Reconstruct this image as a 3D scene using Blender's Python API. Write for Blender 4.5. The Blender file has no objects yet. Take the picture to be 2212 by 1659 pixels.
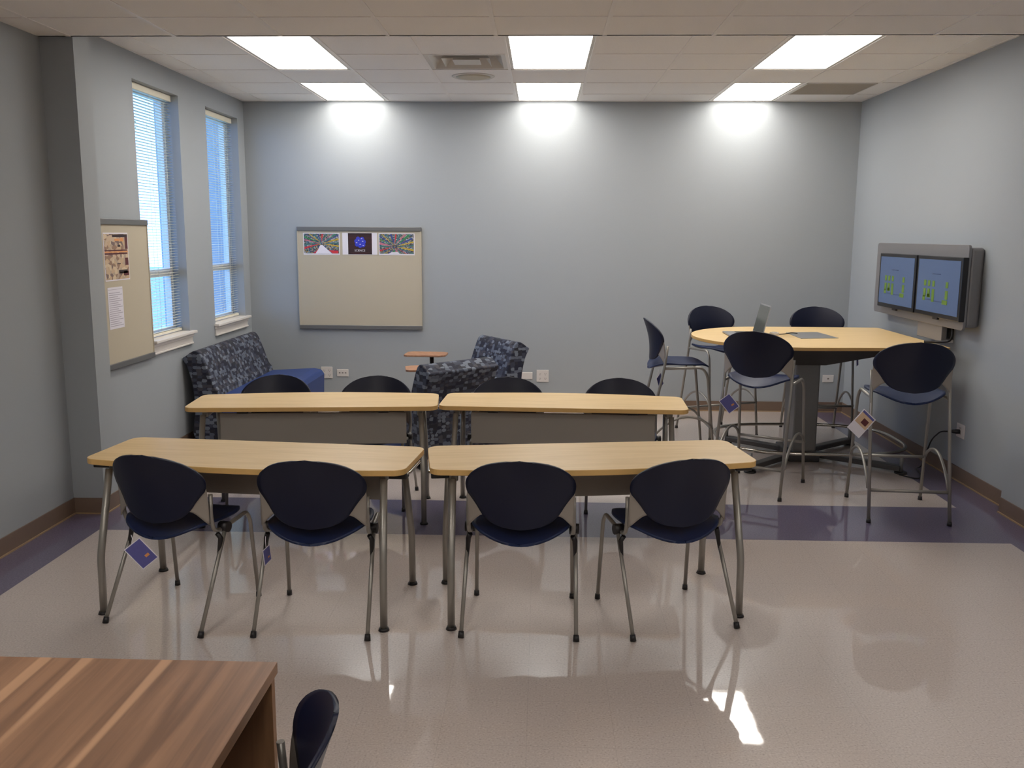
import bpy, math, random
from mathutils import Vector, Matrix
random.seed(7)
PI = math.pi
COL = bpy.context.scene.collection

# ------------------------------------------------------------------ helpers
def lin(r, g, b):
    f = lambda c: ((c/255.0+0.055)/1.055)**2.4 if c > 10 else c/255.0/12.92
    return (f(r), f(g), f(b), 1.0)

def rounded(pts, r, n=5):
    """Round the inner corners of a polyline."""
    pts = [Vector(p) for p in pts]
    out = [pts[0]]
    for i in range(1, len(pts)-1):
        a, b, c = pts[i-1], pts[i], pts[i+1]
        d1, d2 = (a-b), (c-b)
        k = min(r, d1.length*.45, d2.length*.45)
        p, q = b+d1.normalized()*k, b+d2.normalized()*k
        for j in range(n+1):
            t = j/n
            out.append(p*(1-t)**2 + b*2*t*(1-t) + q*t*t)
    out.append(pts[-1])
    return out

class MB:
    def __init__(s): s.v = []; s.f = []; s.m = []; s.sm = []
    def add(s, vs, fs, mi=0, smooth=False):
        o = len(s.v); s.v += [tuple(v) for v in vs]
        for f in fs:
            s.f.append([i+o for i in f]); s.m.append(mi); s.sm.append(smooth)
        return s
    def box(s, x0, x1, y0, y1, z0, z1, mi=0):
        vs = [(x, y, z) for z in (z0, z1) for y in (y0, y1) for x in (x0, x1)]
        return s.add(vs, [(0,2,3,1),(4,5,7,6),(0,1,5,4),(2,6,7,3),(0,4,6,2),(1,3,7,5)], mi)
    def quad(s, a, b, c, d, mi=0): return s.add([a,b,c,d], [(0,1,2,3)], mi)
    def prism(s, poly, z0, z1, mi=0, axis='z', side_mi=None):
        n = len(poly)
        def P(p, h):
            if axis == 'z': return (p[0], p[1], h)
            if axis == 'x': return (h, p[0], p[1])
            return (p[0], h, p[1])
        vs = [P(p, z0) for p in poly]+[P(p, z1) for p in poly]
        o = len(s.v)
        s.add(vs, [list(range(n))[::-1], [i+n for i in range(n)]], mi)
        s.v = s.v[:o]; s.v += vs
        for i in range(n):
            j = (i+1) % n
            s.f.append([o+i, o+j, o+n+j, o+n+i]); s.m.append(mi if side_mi is None else side_mi); s.sm.append(False)
        return s
    def tube(s, path, r, sides=12, mi=0, flat=1.0, closed=False):
        path = [Vector(p) for p in path]
        n = len(path); rings = []
        up = Vector((0, 0, 1))
        prev = None
        for i in range(n):
            if closed: t = path[(i+1) % n]-path[i-1]
            else: t = path[min(i+1, n-1)]-path[max(i-1, 0)]
            t.normalize()
            if prev is None:
                a = up if abs(t.dot(up)) < .95 else Vector((1, 0, 0))
                u = t.cross(a).normalized()
            else:
                u = (prev - t*prev.dot(t)).normalized()
            prev = u
            w = t.cross(u)
            rr = r[i] if isinstance(r, (list, tuple)) else r
            rings.append([path[i]+u*rr*math.cos(2*PI*k/sides)*flat+w*rr*math.sin(2*PI*k/sides) for k in range(sides)])
        vs = [v for ring in rings for v in ring]
        fs = []
        for i in range(n if closed else n-1):
            for k in range(sides):
                a = i*sides+k; b = i*sides+(k+1) % sides
                j = ((i+1) % n)*sides
                fs.append((a, b, j+(k+1) % sides, j+k))
        s.add(vs, fs, mi, True)
        if not closed:
            o = len(s.v)-len(vs)
            s.f.append([o+k for k in range(sides)][::-1]); s.m.append(mi); s.sm.append(False)
            s.f.append([o+(n-1)*sides+k for k in range(sides)]); s.m.append(mi); s.sm.append(False)
        return s
    def cyl(s, c, r, z0, z1, sides=24, mi=0, r2=None):
        r2 = r if r2 is None else r2
        vs = [(c[0]+r*math.cos(2*PI*k/sides), c[1]+r*math.sin(2*PI*k/sides), z0) for k in range(sides)]
        vs += [(c[0]+r2*math.cos(2*PI*k/sides), c[1]+r2*math.sin(2*PI*k/sides), z1) for k in range(sides)]
        fs = [[(k), (k+1) % sides, sides+(k+1) % sides, sides+k] for k in range(sides)]
        s.add(vs, fs, mi, True)
        o = len(s.v)-2*sides
        s.f.append([o+k for k in range(sides)][::-1]); s.m.append(mi); s.sm.append(False)
        s.f.append([o+sides+k for k in range(sides)]); s.m.append(mi); s.sm.append(False)
        return s
    def grid(s, fn, nu, nv, mi=0):
        vs = [fn(i/(nu-1), j/(nv-1)) for j in range(nv) for i in range(nu)]
        fs = [(j*nu+i, j*nu+i+1, (j+1)*nu+i+1, (j+1)*nu+i) for j in range(nv-1) for i in range(nu-1)]
        return s.add(vs, fs, mi, True)
    def xf(s, M):
        s.v = [tuple(M @ Vector(v)) for v in s.v]; return s
    def build(s, name, mats, parent=None, bevel=None, smooth_all=False, solid=None, seg=2, shade=None):
        me = bpy.data.meshes.new(name)
        me.from_pydata(s.v, [], s.f)
        if not isinstance(mats, (list, tuple)): mats = [mats]
        for m in mats: me.materials.append(m)
        me.polygons.foreach_set('material_index', s.m)
        me.polygons.foreach_set('use_smooth', [True]*len(s.f) if smooth_all else s.sm)
        me.update()
        o = bpy.data.objects.new(name, me); COL.objects.link(o)
        if parent is not None: o.parent = parent
        if solid:
            md = o.modifiers.new('solid', 'SOLIDIFY'); md.thickness = solid; md.offset = 0
        if bevel:
            md = o.modifiers.new('bevel', 'BEVEL'); md.width = bevel; md.segments = seg
            md.limit_method = 'ANGLE'; md.angle_limit = math.radians(40)
        return o

def tag(o, label=None, cat=None, group=None, kind=None):
    if label: o['label'] = label
    if cat: o['category'] = cat
    if group: o['group'] = group
    if kind: o['kind'] = kind
    return o
def empty(name, loc=(0,0,0), rz=0, label=None, cat=None, group=None):
    o = bpy.data.objects.new(name, None); COL.objects.link(o)
    o.empty_display_size = .1
    o.location = loc; o.rotation_euler = (0, 0, rz)
    return tag(o, label, cat, group)
def copy_tree(o, parent=None):
    c = o.copy(); COL.objects.link(c)
    if parent is not None: c.parent = parent
    for ch in list(o.children): copy_tree(ch, c)
    return c

# ------------------------------------------------------------------ materials
def new_mat(name):
    m = bpy.data.materials.new(name); m.use_nodes = True
    nt = m.node_tree; b = nt.nodes['Principled BSDF']
    return m, nt, b
def mat(name, col, rough=.5, metal=0, noise=.06, nscale=40, bump=0, coat=0, spec=.5, emit=None, es=0):
    m, nt, b = new_mat(name)
    N, L = nt.nodes, nt.links
    tc = N.new('ShaderNodeTexCoord'); no = N.new('ShaderNodeTexNoise'); no.inputs['Scale'].default_value = nscale
    no.inputs['Detail'].default_value = 4
    L.new(tc.outputs['Object'], no.inputs['Vector'])
    mx = N.new('ShaderNodeMix'); mx.data_type = 'RGBA'
    L.new(no.outputs['Fac'], mx.inputs[0])
    mx.inputs[6].default_value = tuple(c*(1-noise) for c in col[:3])+(1,)
    mx.inputs[7].default_value = tuple(min(1, c*(1+noise)) for c in col[:3])+(1,)
    L.new(mx.outputs[2], b.inputs['Base Color'])
    b.inputs['Roughness'].default_value = rough; b.inputs['Metallic'].default_value = metal
    b.inputs['Specular IOR Level'].default_value = spec
    if coat: b.inputs['Coat Weight'].default_value = coat; b.inputs['Coat Roughness'].default_value = .1
    if bump:
        bp = N.new('ShaderNodeBump'); bp.inputs['Strength'].default_value = bump; bp.inputs['Distance'].default_value = .01
        L.new(no.outputs['Fac'], bp.inputs['Height']); L.new(bp.outputs[0], b.inputs['Normal'])
    if emit: b.inputs['Emission Color'].default_value = emit; b.inputs['Emission Strength'].default_value = es
    return m
def wood(name, c1, c2, scale=(1, 14, 14), rough=.4, streak=None, dist=4):
    m, nt, b = new_mat(name); N, L = nt.nodes, nt.links
    tc = N.new('ShaderNodeTexCoord'); mp = N.new('ShaderNodeMapping'); mp.inputs['Scale'].default_value = scale
    no = N.new('ShaderNodeTexNoise'); no.inputs['Scale'].default_value = 2.2; no.inputs['Detail'].default_value = 8
    no.inputs['Distortion'].default_value = .6
    L.new(tc.outputs['Object'], mp.inputs[0]); L.new(mp.outputs[0], no.inputs['Vector'])
    cr = N.new('ShaderNodeValToRGB'); e = cr.color_ramp.elements
    e[0].position = .35; e[0].color = c1; e[1].position = .65; e[1].color = c2
    L.new(no.outputs['Fac'], cr.inputs[0])
    out = cr.outputs[0]
    if streak:
        no2 = N.new('ShaderNodeTexNoise'); no2.inputs['Scale'].default_value = dist; no2.inputs['Detail'].default_value = 1
        mp2 = N.new('ShaderNodeMapping'); mp2.inputs['Scale'].default_value = (2.6, .06, 1)
        L.new(tc.outputs['Object'], mp2.inputs[0]); L.new(mp2.outputs[0], no2.inputs['Vector'])
        c3 = N.new('ShaderNodeValToRGB'); e = c3.color_ramp.elements
        e[0].position = .60; e[0].color = (0,0,0,1); e[1].position = .63; e[1].color = (.75,.75,.75,1)
        L.new(no2.outputs['Fac'], c3.inputs[0])
        mx = N.new('ShaderNodeMix'); mx.data_type = 'RGBA'
        L.new(c3.outputs[0], mx.inputs[0]); L.new(out, mx.inputs[6]); mx.inputs[7].default_value = streak
        out = mx.outputs[2]
    L.new(out, b.inputs['Base Color']); b.inputs['Roughness'].default_value = rough
    return m

M = {}
M['wall'] = mat('wall_paint', (.352, .376, .396, 1), .6, noise=.015, nscale=120, bump=.04, spec=.25)
M['base'] = mat('brown_vinyl_base', lin(118, 98, 84), .45, noise=.05)
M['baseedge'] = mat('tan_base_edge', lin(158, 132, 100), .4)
M['tile'] = mat('ceiling_tile', lin(242, 239, 236), .9, noise=.10, nscale=300, bump=.15, spec=.1)
M['grid'] = mat('ceiling_grid', lin(238, 234, 230), .5, noise=.02)
M['lens'] = mat('light_diffuser', (1, 1, 1, 1), .5, emit=(1, .95, .88, 1), es=13)
M['whitemetal'] = mat('white_enamel', lin(205, 200, 192), .4, noise=.02)
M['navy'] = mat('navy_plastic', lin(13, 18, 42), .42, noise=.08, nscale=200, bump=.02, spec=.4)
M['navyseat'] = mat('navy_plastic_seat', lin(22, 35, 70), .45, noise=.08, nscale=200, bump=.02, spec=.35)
M['greymetal'] = mat('grey_powder_coat', lin(150, 146, 140), .38, metal=.55, noise=.03)
M['plate'] = mat('grey_plate', lin(150, 142, 134), .5, metal=.2, noise=.03)
M['chrome'] = mat('chrome', lin(190, 186, 178), .18, metal=1, noise=.02)
M['black'] = mat('black_plastic', lin(24, 20, 22), .45, noise=.1)
M['darkgrey'] = mat('dark_grey_metal', lin(78, 76, 76), .45, metal=.3, noise=.04)
M['midgrey'] = mat('mid_grey_metal', lin(125, 124, 124), .42, metal=.4, noise=.04)
M['panel'] = mat('grey_fabric_panel', lin(140, 134, 128), .7, noise=.06, nscale=300, bump=.05)
M['maple'] = wood('maple_laminate', lin(222, 190, 134), lin(232, 201, 149), (1.2, 16, 16), .38)
M['mapleedge'] = mat('maple_edge', lin(208, 168, 104), .45, noise=.05)
M['walnut'] = wood('walnut_laminate', lin(112, 82, 62), lin(144, 108, 82), (16, .7, 14), .42, streak=lin(184, 144, 112))
M['walnutdark'] = wood('walnut_panel', lin(66, 34, 24), lin(92, 54, 38), (14, 14, 1.2), .5)
M['walnutedge'] = wood('walnut_edge', lin(120, 88, 62), lin(140, 102, 72), (14, 14, 1.2), .5)
M['blue'] = mat('blue_vinyl', lin(40, 62, 120), .45, noise=.08, nscale=60)
M['bluepiping'] = mat('blue_piping', lin(60, 72, 110), .5)
M['rail'] = mat('grey_aluminium_rail', lin(118, 118, 118), .4, metal=.4, noise=.02)
M['tack'] = mat('tan_tackboard', lin(186, 176, 156), .85, noise=.07, nscale=400, bump=.05)
M['paper'] = mat('white_paper', lin(222, 218, 226), .7, noise=.02)
M['outlet'] = mat('outlet_plate', lin(214, 208, 204), .4, noise=.02)
M['slot'] = mat('outlet_slot', lin(120, 112, 110), .5)
M['sill'] = mat('sill_paint', lin(224, 218, 212), .4, noise=.02)
M['slat'] = mat('blind_slat', lin(232, 226, 206), .5, noise=.03)
M['screen'] = mat('lit_screen', lin(66, 84, 118), .25, noise=.03, nscale=3, emit=lin(120, 146, 196), es=.13)
M['green'] = mat('screen_green', lin(92, 124, 44), .4, emit=lin(130, 160, 50), es=.08)
M['screenline'] = mat('screen_line', lin(40, 50, 80), .4, emit=lin(50, 60, 100), es=.4)
M['bezel'] = mat('black_bezel', lin(22, 20, 24), .3, noise=.05)
M['alu'] = mat('brushed_aluminium', lin(176, 176, 178), .32, metal=.7, noise=.03)
M['dispgrey'] = mat('silver_display_shell', lin(134, 132, 134), .38, metal=.35, noise=.03)
M['lapscreen'] = mat('laptop_screen_painted_reflection', lin(92, 96, 92), .15, noise=.02, spec=.8)  # grey base colour paints in the wall's reflection on the screen
M['purplecard'] = mat('purple_card', lin(88, 88, 150), .5, noise=.12, nscale=60)
M['orange'] = mat('orange_print', lin(220, 150, 90), .5)
M['maroon'] = mat('maroon_print', lin(90, 40, 44), .6)
M['skin'] = mat('tan_print', lin(206, 176, 146), .6, noise=.1)
M['greyprint'] = mat('grey_print', lin(170, 164, 176), .6)
M['darkprint'] = mat('dark_print', lin(44, 22, 24), .5, noise=.2)
M['blueprint'] = mat('blue_print', lin(52, 62, 190), .4, noise=.25, nscale=60)
M['redprint'] = mat('red_print', lin(200, 50, 60), .5)
M['white2'] = mat('white_print', lin(230, 226, 236), .6)
M['grass'] = mat('grass', lin(150, 160, 140), .9, noise=.3, nscale=3)
M['leaf'] = mat('leaves', lin(70, 120, 60), .7, noise=.35, nscale=3)
M['bark'] = mat('bark', lin(84, 66, 50), .9, noise=.2, nscale=6)

def glass():
    m = bpy.data.materials.new('window_glass'); m.use_nodes = True
    nt = m.node_tree; nt.nodes.clear()
    o = nt.nodes.new('ShaderNodeOutputMaterial'); t = nt.nodes.new('ShaderNodeBsdfTransparent')
    g = nt.nodes.new('ShaderNodeBsdfGlossy'); g.inputs['Roughness'].default_value = .02
    f = nt.nodes.new('ShaderNodeMath'); f.operation = 'POWER'; f.inputs[1].default_value = 5.0
    lw = nt.nodes.new('ShaderNodeLayerWeight'); lw.inputs[0].default_value = .5; nt.links.new(lw.outputs['Facing'], f.inputs[0]); x = nt.nodes.new('ShaderNodeMixShader')
    t.inputs[0].default_value = (.92, .96, .98, 1)
    nt.links.new(f.outputs[0], x.inputs[0]); nt.links.new(t.outputs[0], x.inputs[1]); nt.links.new(g.outputs[0], x.inputs[2])
    nt.links.new(x.outputs[0], o.inputs[0]); return m
M['glass'] = glass()

def pattern_fabric():
    """Woven upholstery: rows of overlapping ovals in greys, slate and navy."""
    m, nt, b = new_mat('checked_oval_fabric'); N, L = nt.nodes, nt.links
    tc = N.new('ShaderNodeTexCoord')
    mp = N.new('ShaderNodeMapping'); mp.inputs['Scale'].default_value = (26, 26, 40); L.new(tc.outputs['Object'], mp.inputs[0])
    vo = N.new('ShaderNodeTexVoronoi'); vo.inputs['Scale'].default_value = 1; vo.inputs['Randomness'].default_value = .35
    L.new(mp.outputs[0], vo.inputs['Vector'])
    cr = N.new('ShaderNodeValToRGB'); cr.color_ramp.interpolation = 'CONSTANT'
    cols = [(0, lin(24, 27, 46)), (.22, lin(52, 56, 72)), (.42, lin(88, 95, 110)), (.60, lin(34, 36, 46)), (.74, lin(106, 113, 126)), (.90, lin(66, 64, 72))]
    e = cr.color_ramp.elements
    e[0].position = 0; e[0].color = cols[0][1]; e[1].position = cols[1][0]; e[1].color = cols[1][1]
    for p, c in cols[2:]:
        x = e.new(p); x.color = c
    sp = N.new('ShaderNodeSeparateColor'); L.new(vo.outputs['Color'], sp.inputs[0]); L.new(sp.outputs[0], cr.inputs[0])
    gp = N.new('ShaderNodeMath'); gp.operation = 'GREATER_THAN'; gp.inputs[1].default_value = .66
    L.new(vo.outputs['Distance'], gp.inputs[0])
    mx = N.new('ShaderNodeMix'); mx.data_type = 'RGBA'
    L.new(gp.outputs[0], mx.inputs[0]); L.new(cr.outputs[0], mx.inputs[6]); mx.inputs[7].default_value = lin(44, 44, 56)
    L.new(mx.outputs[2], b.inputs['Base Color']); b.inputs['Roughness'].default_value = .8
    return m
M['pattern'] = pattern_fabric()

def collage(name, stops, scale=(60, 60, 60), rand=1.0):
    m, nt, b = new_mat(name); N, L = nt.nodes, nt.links
    tc = N.new('ShaderNodeTexCoord'); mp = N.new('ShaderNodeMapping'); mp.inputs['Scale'].default_value = scale
    vo = N.new('ShaderNodeTexVoronoi'); vo.inputs['Scale'].default_value = 1; vo.inputs['Randomness'].default_value = rand
    L.new(tc.outputs['Object'], mp.inputs[0]); L.new(mp.outputs[0], vo.inputs['Vector'])
    sp = N.new('ShaderNodeSeparateColor'); L.new(vo.outputs['Color'], sp.inputs[0])
    cr = N.new('ShaderNodeValToRGB'); cr.color_ramp.interpolation = 'CONSTANT'; e = cr.color_ramp.elements
    n = len(stops)
    e[0].color = stops[0]; e[1].position = 1/n; e[1].color = stops[1]
    for i, c in enumerate(stops[2:]): e.new((i+2)/n).color = c
    L.new(sp.outputs[0], cr.inputs[0]); L.new(cr.outputs[0], b.inputs['Base Color']); b.inputs['Roughness'].default_value = .5
    return m
M['busy1'] = collage('busy_photo_print', [lin(70,80,90), lin(120,126,130), lin(40,60,120), lin(90,130,130), lin(150,140,120), lin(60,60,64), lin(170,170,176), lin(150,120,60)], (90, 90, 110))
M['busy2'] = collage('busy_comic_print', [lin(196,168,136), lin(180,160,140), lin(210,190,160), lin(150,120,100), lin(120,100,96), lin(200,176,150)], (28, 28, 40))

def floor_material():
    m, nt, b = new_mat('speckled_vinyl_floor'); N, L = nt.nodes, nt.links
    tc = N.new('ShaderNodeTexCoord'); sx = N.new('ShaderNodeSeparateXYZ'); L.new(tc.outputs['Object'], sx.inputs[0])
    def math_(op, a, bb):
        n = N.new('ShaderNodeMath'); n.operation = op
        for i, v in enumerate((a, bb)):
            if v is None: continue
            if isinstance(v, (int, float)): n.inputs[i].default_value = v
            else: L.new(v, n.inputs[i])
        return n.outputs[0]
    X, Y = sx.outputs[0], sx.outputs[1]
    left = math_('LESS_THAN', X, -2.588); right = math_('GREATER_THAN', X, 2.697)
    band = math_('MULTIPLY', math_('GREATER_THAN', Y, 5.052), math_('LESS_THAN', Y, 5.745))
    mask = math_('MAXIMUM', math_('MAXIMUM', left, right), band)
    n1 = N.new('ShaderNodeTexNoise'); n1.inputs['Scale'].default_value = 130; n1.inputs['Detail'].default_value = 3
    L.new(tc.outputs['Object'], n1.inputs['Vector'])
    def ramp(fac, stops):
        c = N.new('ShaderNodeValToRGB'); e = c.color_ramp.elements
        e[0].position, e[0].color = stops[0]; e[1].position, e[1].color = stops[1]
        for p, q in stops[2:]: e.new(p).color = q
        L.new(fac, c.inputs[0]); return c.outputs[0]
    beige = ramp(n1.outputs['Fac'], [(.28, lin(166, 153, 146)), (.42, lin(190, 177, 170)), (.60, lin(196, 184, 177)), (.74, lin(212, 202, 196))])
    purple = ramp(n1.outputs['Fac'], [(.30, lin(70, 62, 84)), (.42, lin(92, 84, 108)), (.60, lin(98, 90, 114)), (.72, lin(120, 112, 134))])
    mx = N.new('ShaderNodeMix'); mx.data_type = 'RGBA'
    L.new(mask, mx.inputs[0]); L.new(beige, mx.inputs[6]); L.new(purple, mx.inputs[7])
    # faint one foot tile seams
    def seam(c, off):
        fr = math_('FRACT', math_('DIVIDE', math_('ADD', c, off), .3048), None)
        return math_('LESS_THAN', fr, .006)
    sm = math_('MAXIMUM', seam(X, 20+.5*.3048), seam(Y, 20))
    mx2 = N.new('ShaderNodeMix'); mx2.data_type = 'RGBA'
    L.new(math_('MULTIPLY', sm, .18), mx2.inputs[0]); L.new(mx.outputs[2], mx2.inputs[6]); mx2.inputs[7].default_value = lin(80, 70, 66)
    L.new(mx2.outputs[2], b.inputs['Base Color'])
    b.inputs['Roughness'].default_value = .42; b.inputs['Specular IOR Level'].default_value = .3
    b.inputs['Coat Weight'].default_value = 1; b.inputs['Coat Roughness'].default_value = .035; b.inputs['Coat IOR'].default_value = 1.6
    n2 = N.new('ShaderNodeTexNoise'); n2.inputs['Scale'].default_value = 9; n2.inputs['Detail'].default_value = 2
    L.new(tc.outputs['Object'], n2.inputs['Vector'])
    bp = N.new('ShaderNodeBump'); bp.inputs['Strength'].default_value = .025; bp.inputs['Distance'].default_value = .01
    L.new(n2.outputs['Fac'], bp.inputs['Height']); L.new(bp.outputs[0], b.inputs['Coat Normal'])
    return m
M['floor'] = floor_material()

# ------------------------------------------------------------------ camera
F, PITCH, YAW, ROLL, HC = 1958.78, .162910, .031512, .0051488, 1.72542
cp, sp_, cy, sy = math.cos(PITCH), math.sin(PITCH), math.cos(YAW), math.sin(YAW)
fwd = Vector((-sy*cp, cy*cp, -sp_)); right = Vector((cy, sy, 0)); up = right.cross(fwd)
r2 = right*math.cos(ROLL)+up*math.sin(ROLL); u2 = up*math.cos(ROLL)-right*math.sin(ROLL)
cd = bpy.data.cameras.new('camera'); cam = bpy.data.objects.new('camera', cd); COL.objects.link(cam)
cd.sensor_fit = 'HORIZONTAL'; cd.sensor_width = 36; cd.lens = F/2212*36; cd.clip_start = .05
Mx = Matrix((r2, u2, -fwd)).transposed().to_4x4(); Mx.translation = Vector((0, 0, HC))
cam.matrix_world = Mx
bpy.context.scene.camera = cam

# ------------------------------------------------------------------ room shell
XL, XR, YB, YF = -2.892, 3.006, 8.97, -2.6
ZF, ZN, YS = 2.985, 2.833, 5.36          # far ceiling, near ceiling, soffit edge
S = lambda o: tag(o, kind='structure')
WIN = [(6.545, 7.365), (7.955, 8.785)]; WZ0, WZ1 = .915, 2.80

S(MB().box(XL-.4, XR+.3, YF-.2, YB+.2, -.1, 0).build('floor', M['floor']))
S(MB().box(XL-.4, XR+.3, YB, YB+.2, 0, 3.1).build('wall_back', M['wall']))
w = MB()
w.box(XL-.2, XL, YF, WIN[0][0], 0, 3.1)
w.box(XL, -2.697, YS, 5.545, 0, 3.1)
w.box(XL-.2, XL, WIN[0][0], YB, 0, WZ0); w.box(XL-.2, XL, WIN[0][0], YB, WZ1, 3.1)
w.box(XL-.2, XL, WIN[0][1], WIN[1][0], WZ0, WZ1); w.box(XL-.2, XL, WIN[1][1], YB, WZ0, WZ1)
S(w.build('wall_left', M['wall']))
w = MB(); w.box(XR, XR+.2, YF, YB, 0, 3.1); w.box(2.93, XR, YF, 5.66, 0, 3.1)
S(w.build('wall_right', M['wall']))
S(MB().box(XL-.2, XR+.2, YF-.2, YF, 0, 3.1).build('wall_front', M['wall']))

# baseboards: brown vinyl cove with a tan toe
def baseboard(name, segs):
    m = MB()
    for (x0, y0, x1, y1, nx, ny) in segs:
        t, e = .008, .016
        a, b_ = (min(x0, x1), max(x0, x1)), (min(y0, y1), max(y0, y1))
        def slab(th, z0, z1, mi):
            X0, X1, Y0, Y1 = a[0], a[1], b_[0], b_[1]
            if nx > 0: X1 = X0+th
            if nx < 0: X0 = X1-th
            if ny < 0: Y0 = Y1-th
            m.box(X0, X1, Y0, Y1, z0, z1, mi)
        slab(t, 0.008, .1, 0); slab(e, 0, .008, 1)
    return S(m.build(name, [M['base'], M['baseedge']]))
baseboard('baseboard_left', [(XL, YF, XL, YS, 1, 0), (XL, YS, -2.689, YS, 0, -1), (-2.697, YS, -2.697, 5.545, 1, 0), (XL, 5.545, XL, YB, 1, 0)])
baseboard('baseboard_back', [(XL, YB, XR, YB, 0, -1)])
baseboard('baseboard_right', [(XR, 5.66, XR, YB, -1, 0), (2.93, YF, 2.93, 5.66, -1, 0)])

# suspended ceiling: tiles as the slab, T-bars as its child; opening for air vent faked by real recess
c = MB()
T = .6096; XC, YR, XN, YN = -.2604, 7.2981, .3396, 4.8996
c.box(XL-.2, XR+.2, YF, YS, ZN, ZN+.06); c.box(XL-.2, XR+.2, YS-.02, YB+.1, ZF+.24, ZF+.30)
c.box(XL-.2, XR+.2, YS-.02, YS, ZN, ZF+.26)
# far tiles, leaving the openings of lights, vent and return grille
LIGHTX = [-3, 0, 3]
openings = set()
rowsY = [(YR-3*T-.2, YR-3*T), (YR-3*T, YR-2*T), (YR-2*T, YR-T), (YR-T, YR), (YR, YR+T), (YR+T, YR+2*T), (YR+2*T, YB)]
for k in LIGHTX:
    for r in (2, 3, 5, 6): openings.add((k, r))
openings.add((-1, 3))
for k in range(-5, 6):
    for r, (y0, y1) in enumerate(rowsY):
        y0 = max(y0, YS)
        x0, x1 = max(XC+k*T, XL), min(XC+(k+1)*T, XR)
        if (k, r) in openings or x1 <= x0 or y1 <= y0: continue
        c.box(x0+.004, x1-.004, y0+.004, y1-.004, ZF, ZF+.02)
ceil = S(c.build('ceiling', M['tile']))
g = MB()
bw = .012
for k in range(-5, 7):
    x = XC+k*T
    if XL < x < XR: g.box(x-bw, x+bw, YS, YB, ZF-.004, ZF+.012)
for (y0, y1) in rowsY[1:]:
    xs = [XL]+[XC+k*T for k in range(-4, 6)]+[XR]
    for a_, b_ in zip(xs[:-1], xs[1:]):
        kk = round((a_-XC)/T) if a_ > XL else -5
        r = [q[0] for q in rowsY].index(y0)
        if kk in LIGHTX and r in (3, 6): continue
        g.box(a_+bw, b_-bw, y0-.006, y0+.006, ZF-.0035, ZF+.012)
g.box(XL, XL+.02, YS, YB, ZF-.004, ZF+.01); g.box(XR-.02, XR, YS, YB, ZF-.004, ZF+.01); g.box(XL+.02, XR-.02, YB-.02, YB, ZF-.004, ZF+.01)
for k in range(-5, 5):
    x = XN+k*T
    g.box(x-bw, x+bw, YF, YS-.02, ZN-.004, ZN+.002)
for j in range(-12, 1):
    y = YN+j*T
    xs = [XL]+[XN+k*T for k in range(-5, 5)]+[XR]
    for a_, b_ in zip(xs[:-1], xs[1:]): g.box(a_+bw, b_-bw, y-.006, y+.006, ZN-.0035, ZN+.002)
g.build('grid', M['grid'], ceil)

# windows with casing, sash, glass, sill and apron
for i, (y0, y1) in enumerate(WIN):
    e = empty('window_%d' % (i+1), (XL, (y0+y1)/2, WZ0)); tag(e, kind='structure')
    hw = (y1-y0)/2; H = WZ1-WZ0
    f = MB(); xa, xb = -.17, -.12
    f.box(xa, xb, -hw, -hw+.045, 0, H); f.box(xa, xb, hw-.045, hw, 0, H)
    f.box(xa, xb, -hw+.045, hw-.045, 0, .06); f.box(xa, xb, -hw+.045, hw-.045, H-.05, H)
    f.box(xa+.005, xb+.012, -hw+.045, hw-.045, .47, .53)
    f.build('window_frame', M['sill'], e)
    MB().box(-.15, -.144, -hw+.04, hw-.04, .05, H-.04).build('glass_pane', M['glass'], e)
    ls_ = -hw+.067 if i == 0 else -hw-.03
    s = MB(); s.box(-.105, 0, -hw, hw, -.004, .018); s.box(0, .045, ls_, hw+.05, -.004, .018); s.box(0, .022, ls_+.005, hw+.03, -.03, -.004)
    s.box(0, .012, ls_+.01, hw+.025, -.075, -.03); s.box(0, .02, ls_+.01, hw+.025, -.09, -.075)
    s.build('window_sill', M['sill'], e, bevel=.004)
    lab = ['cream mini blind in the tall window nearer the bulletin board', 'cream mini blind in the tall window nearest the back corner'][i]
    bl = empty('window_blind', (XL-.075, (y0+y1)/2, WZ1), 0, lab, 'blind', 'cream window blinds')
    MB().box(-.022, .02, -hw+.008, hw-.008, -.05, -.002).build('headrail', M['slat'], bl, bevel=.003)
    s = MB(); n = 84; top, bot = -.07, -(H-.05)
    tilt = math.radians(6)
    for k in range(n):
        z = top+(bot-top)*k/(n-1); ww = .0125
        dx, dz = ww*math.cos(tilt), ww*math.sin(tilt)
        ya, yb = -hw+.012, hw-.012
        vs = [(-dx, ya, z-dz), (0, ya, z+.0022), (dx, ya, z+dz), (-dx, yb, z-dz), (0, yb, z+.0022), (dx, yb, z+dz)]
        s.add(vs, [(0, 1, 4, 3), (1, 2, 5, 4)], 0, True)
    s.build('slats', M['slat'], bl, solid=.0012)
    MB().box(-.014, .014, -hw+.012, hw-.012, -(H-.045), -(H-.025)).build('bottom_rail', M['slat'], bl, bevel=.003)
    cds = MB()
    for yy in (-hw+.14, 0, hw-.14):
        cds.tube([(.014, yy, -.04), (.014, yy, -(H-.03))], .0012, 5); cds.tube([(-.014, yy, -.04), (-.014, yy, -(H-.03))], .0012, 5)
    cds.build('ladder_cord', M['slat'], bl)

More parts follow.
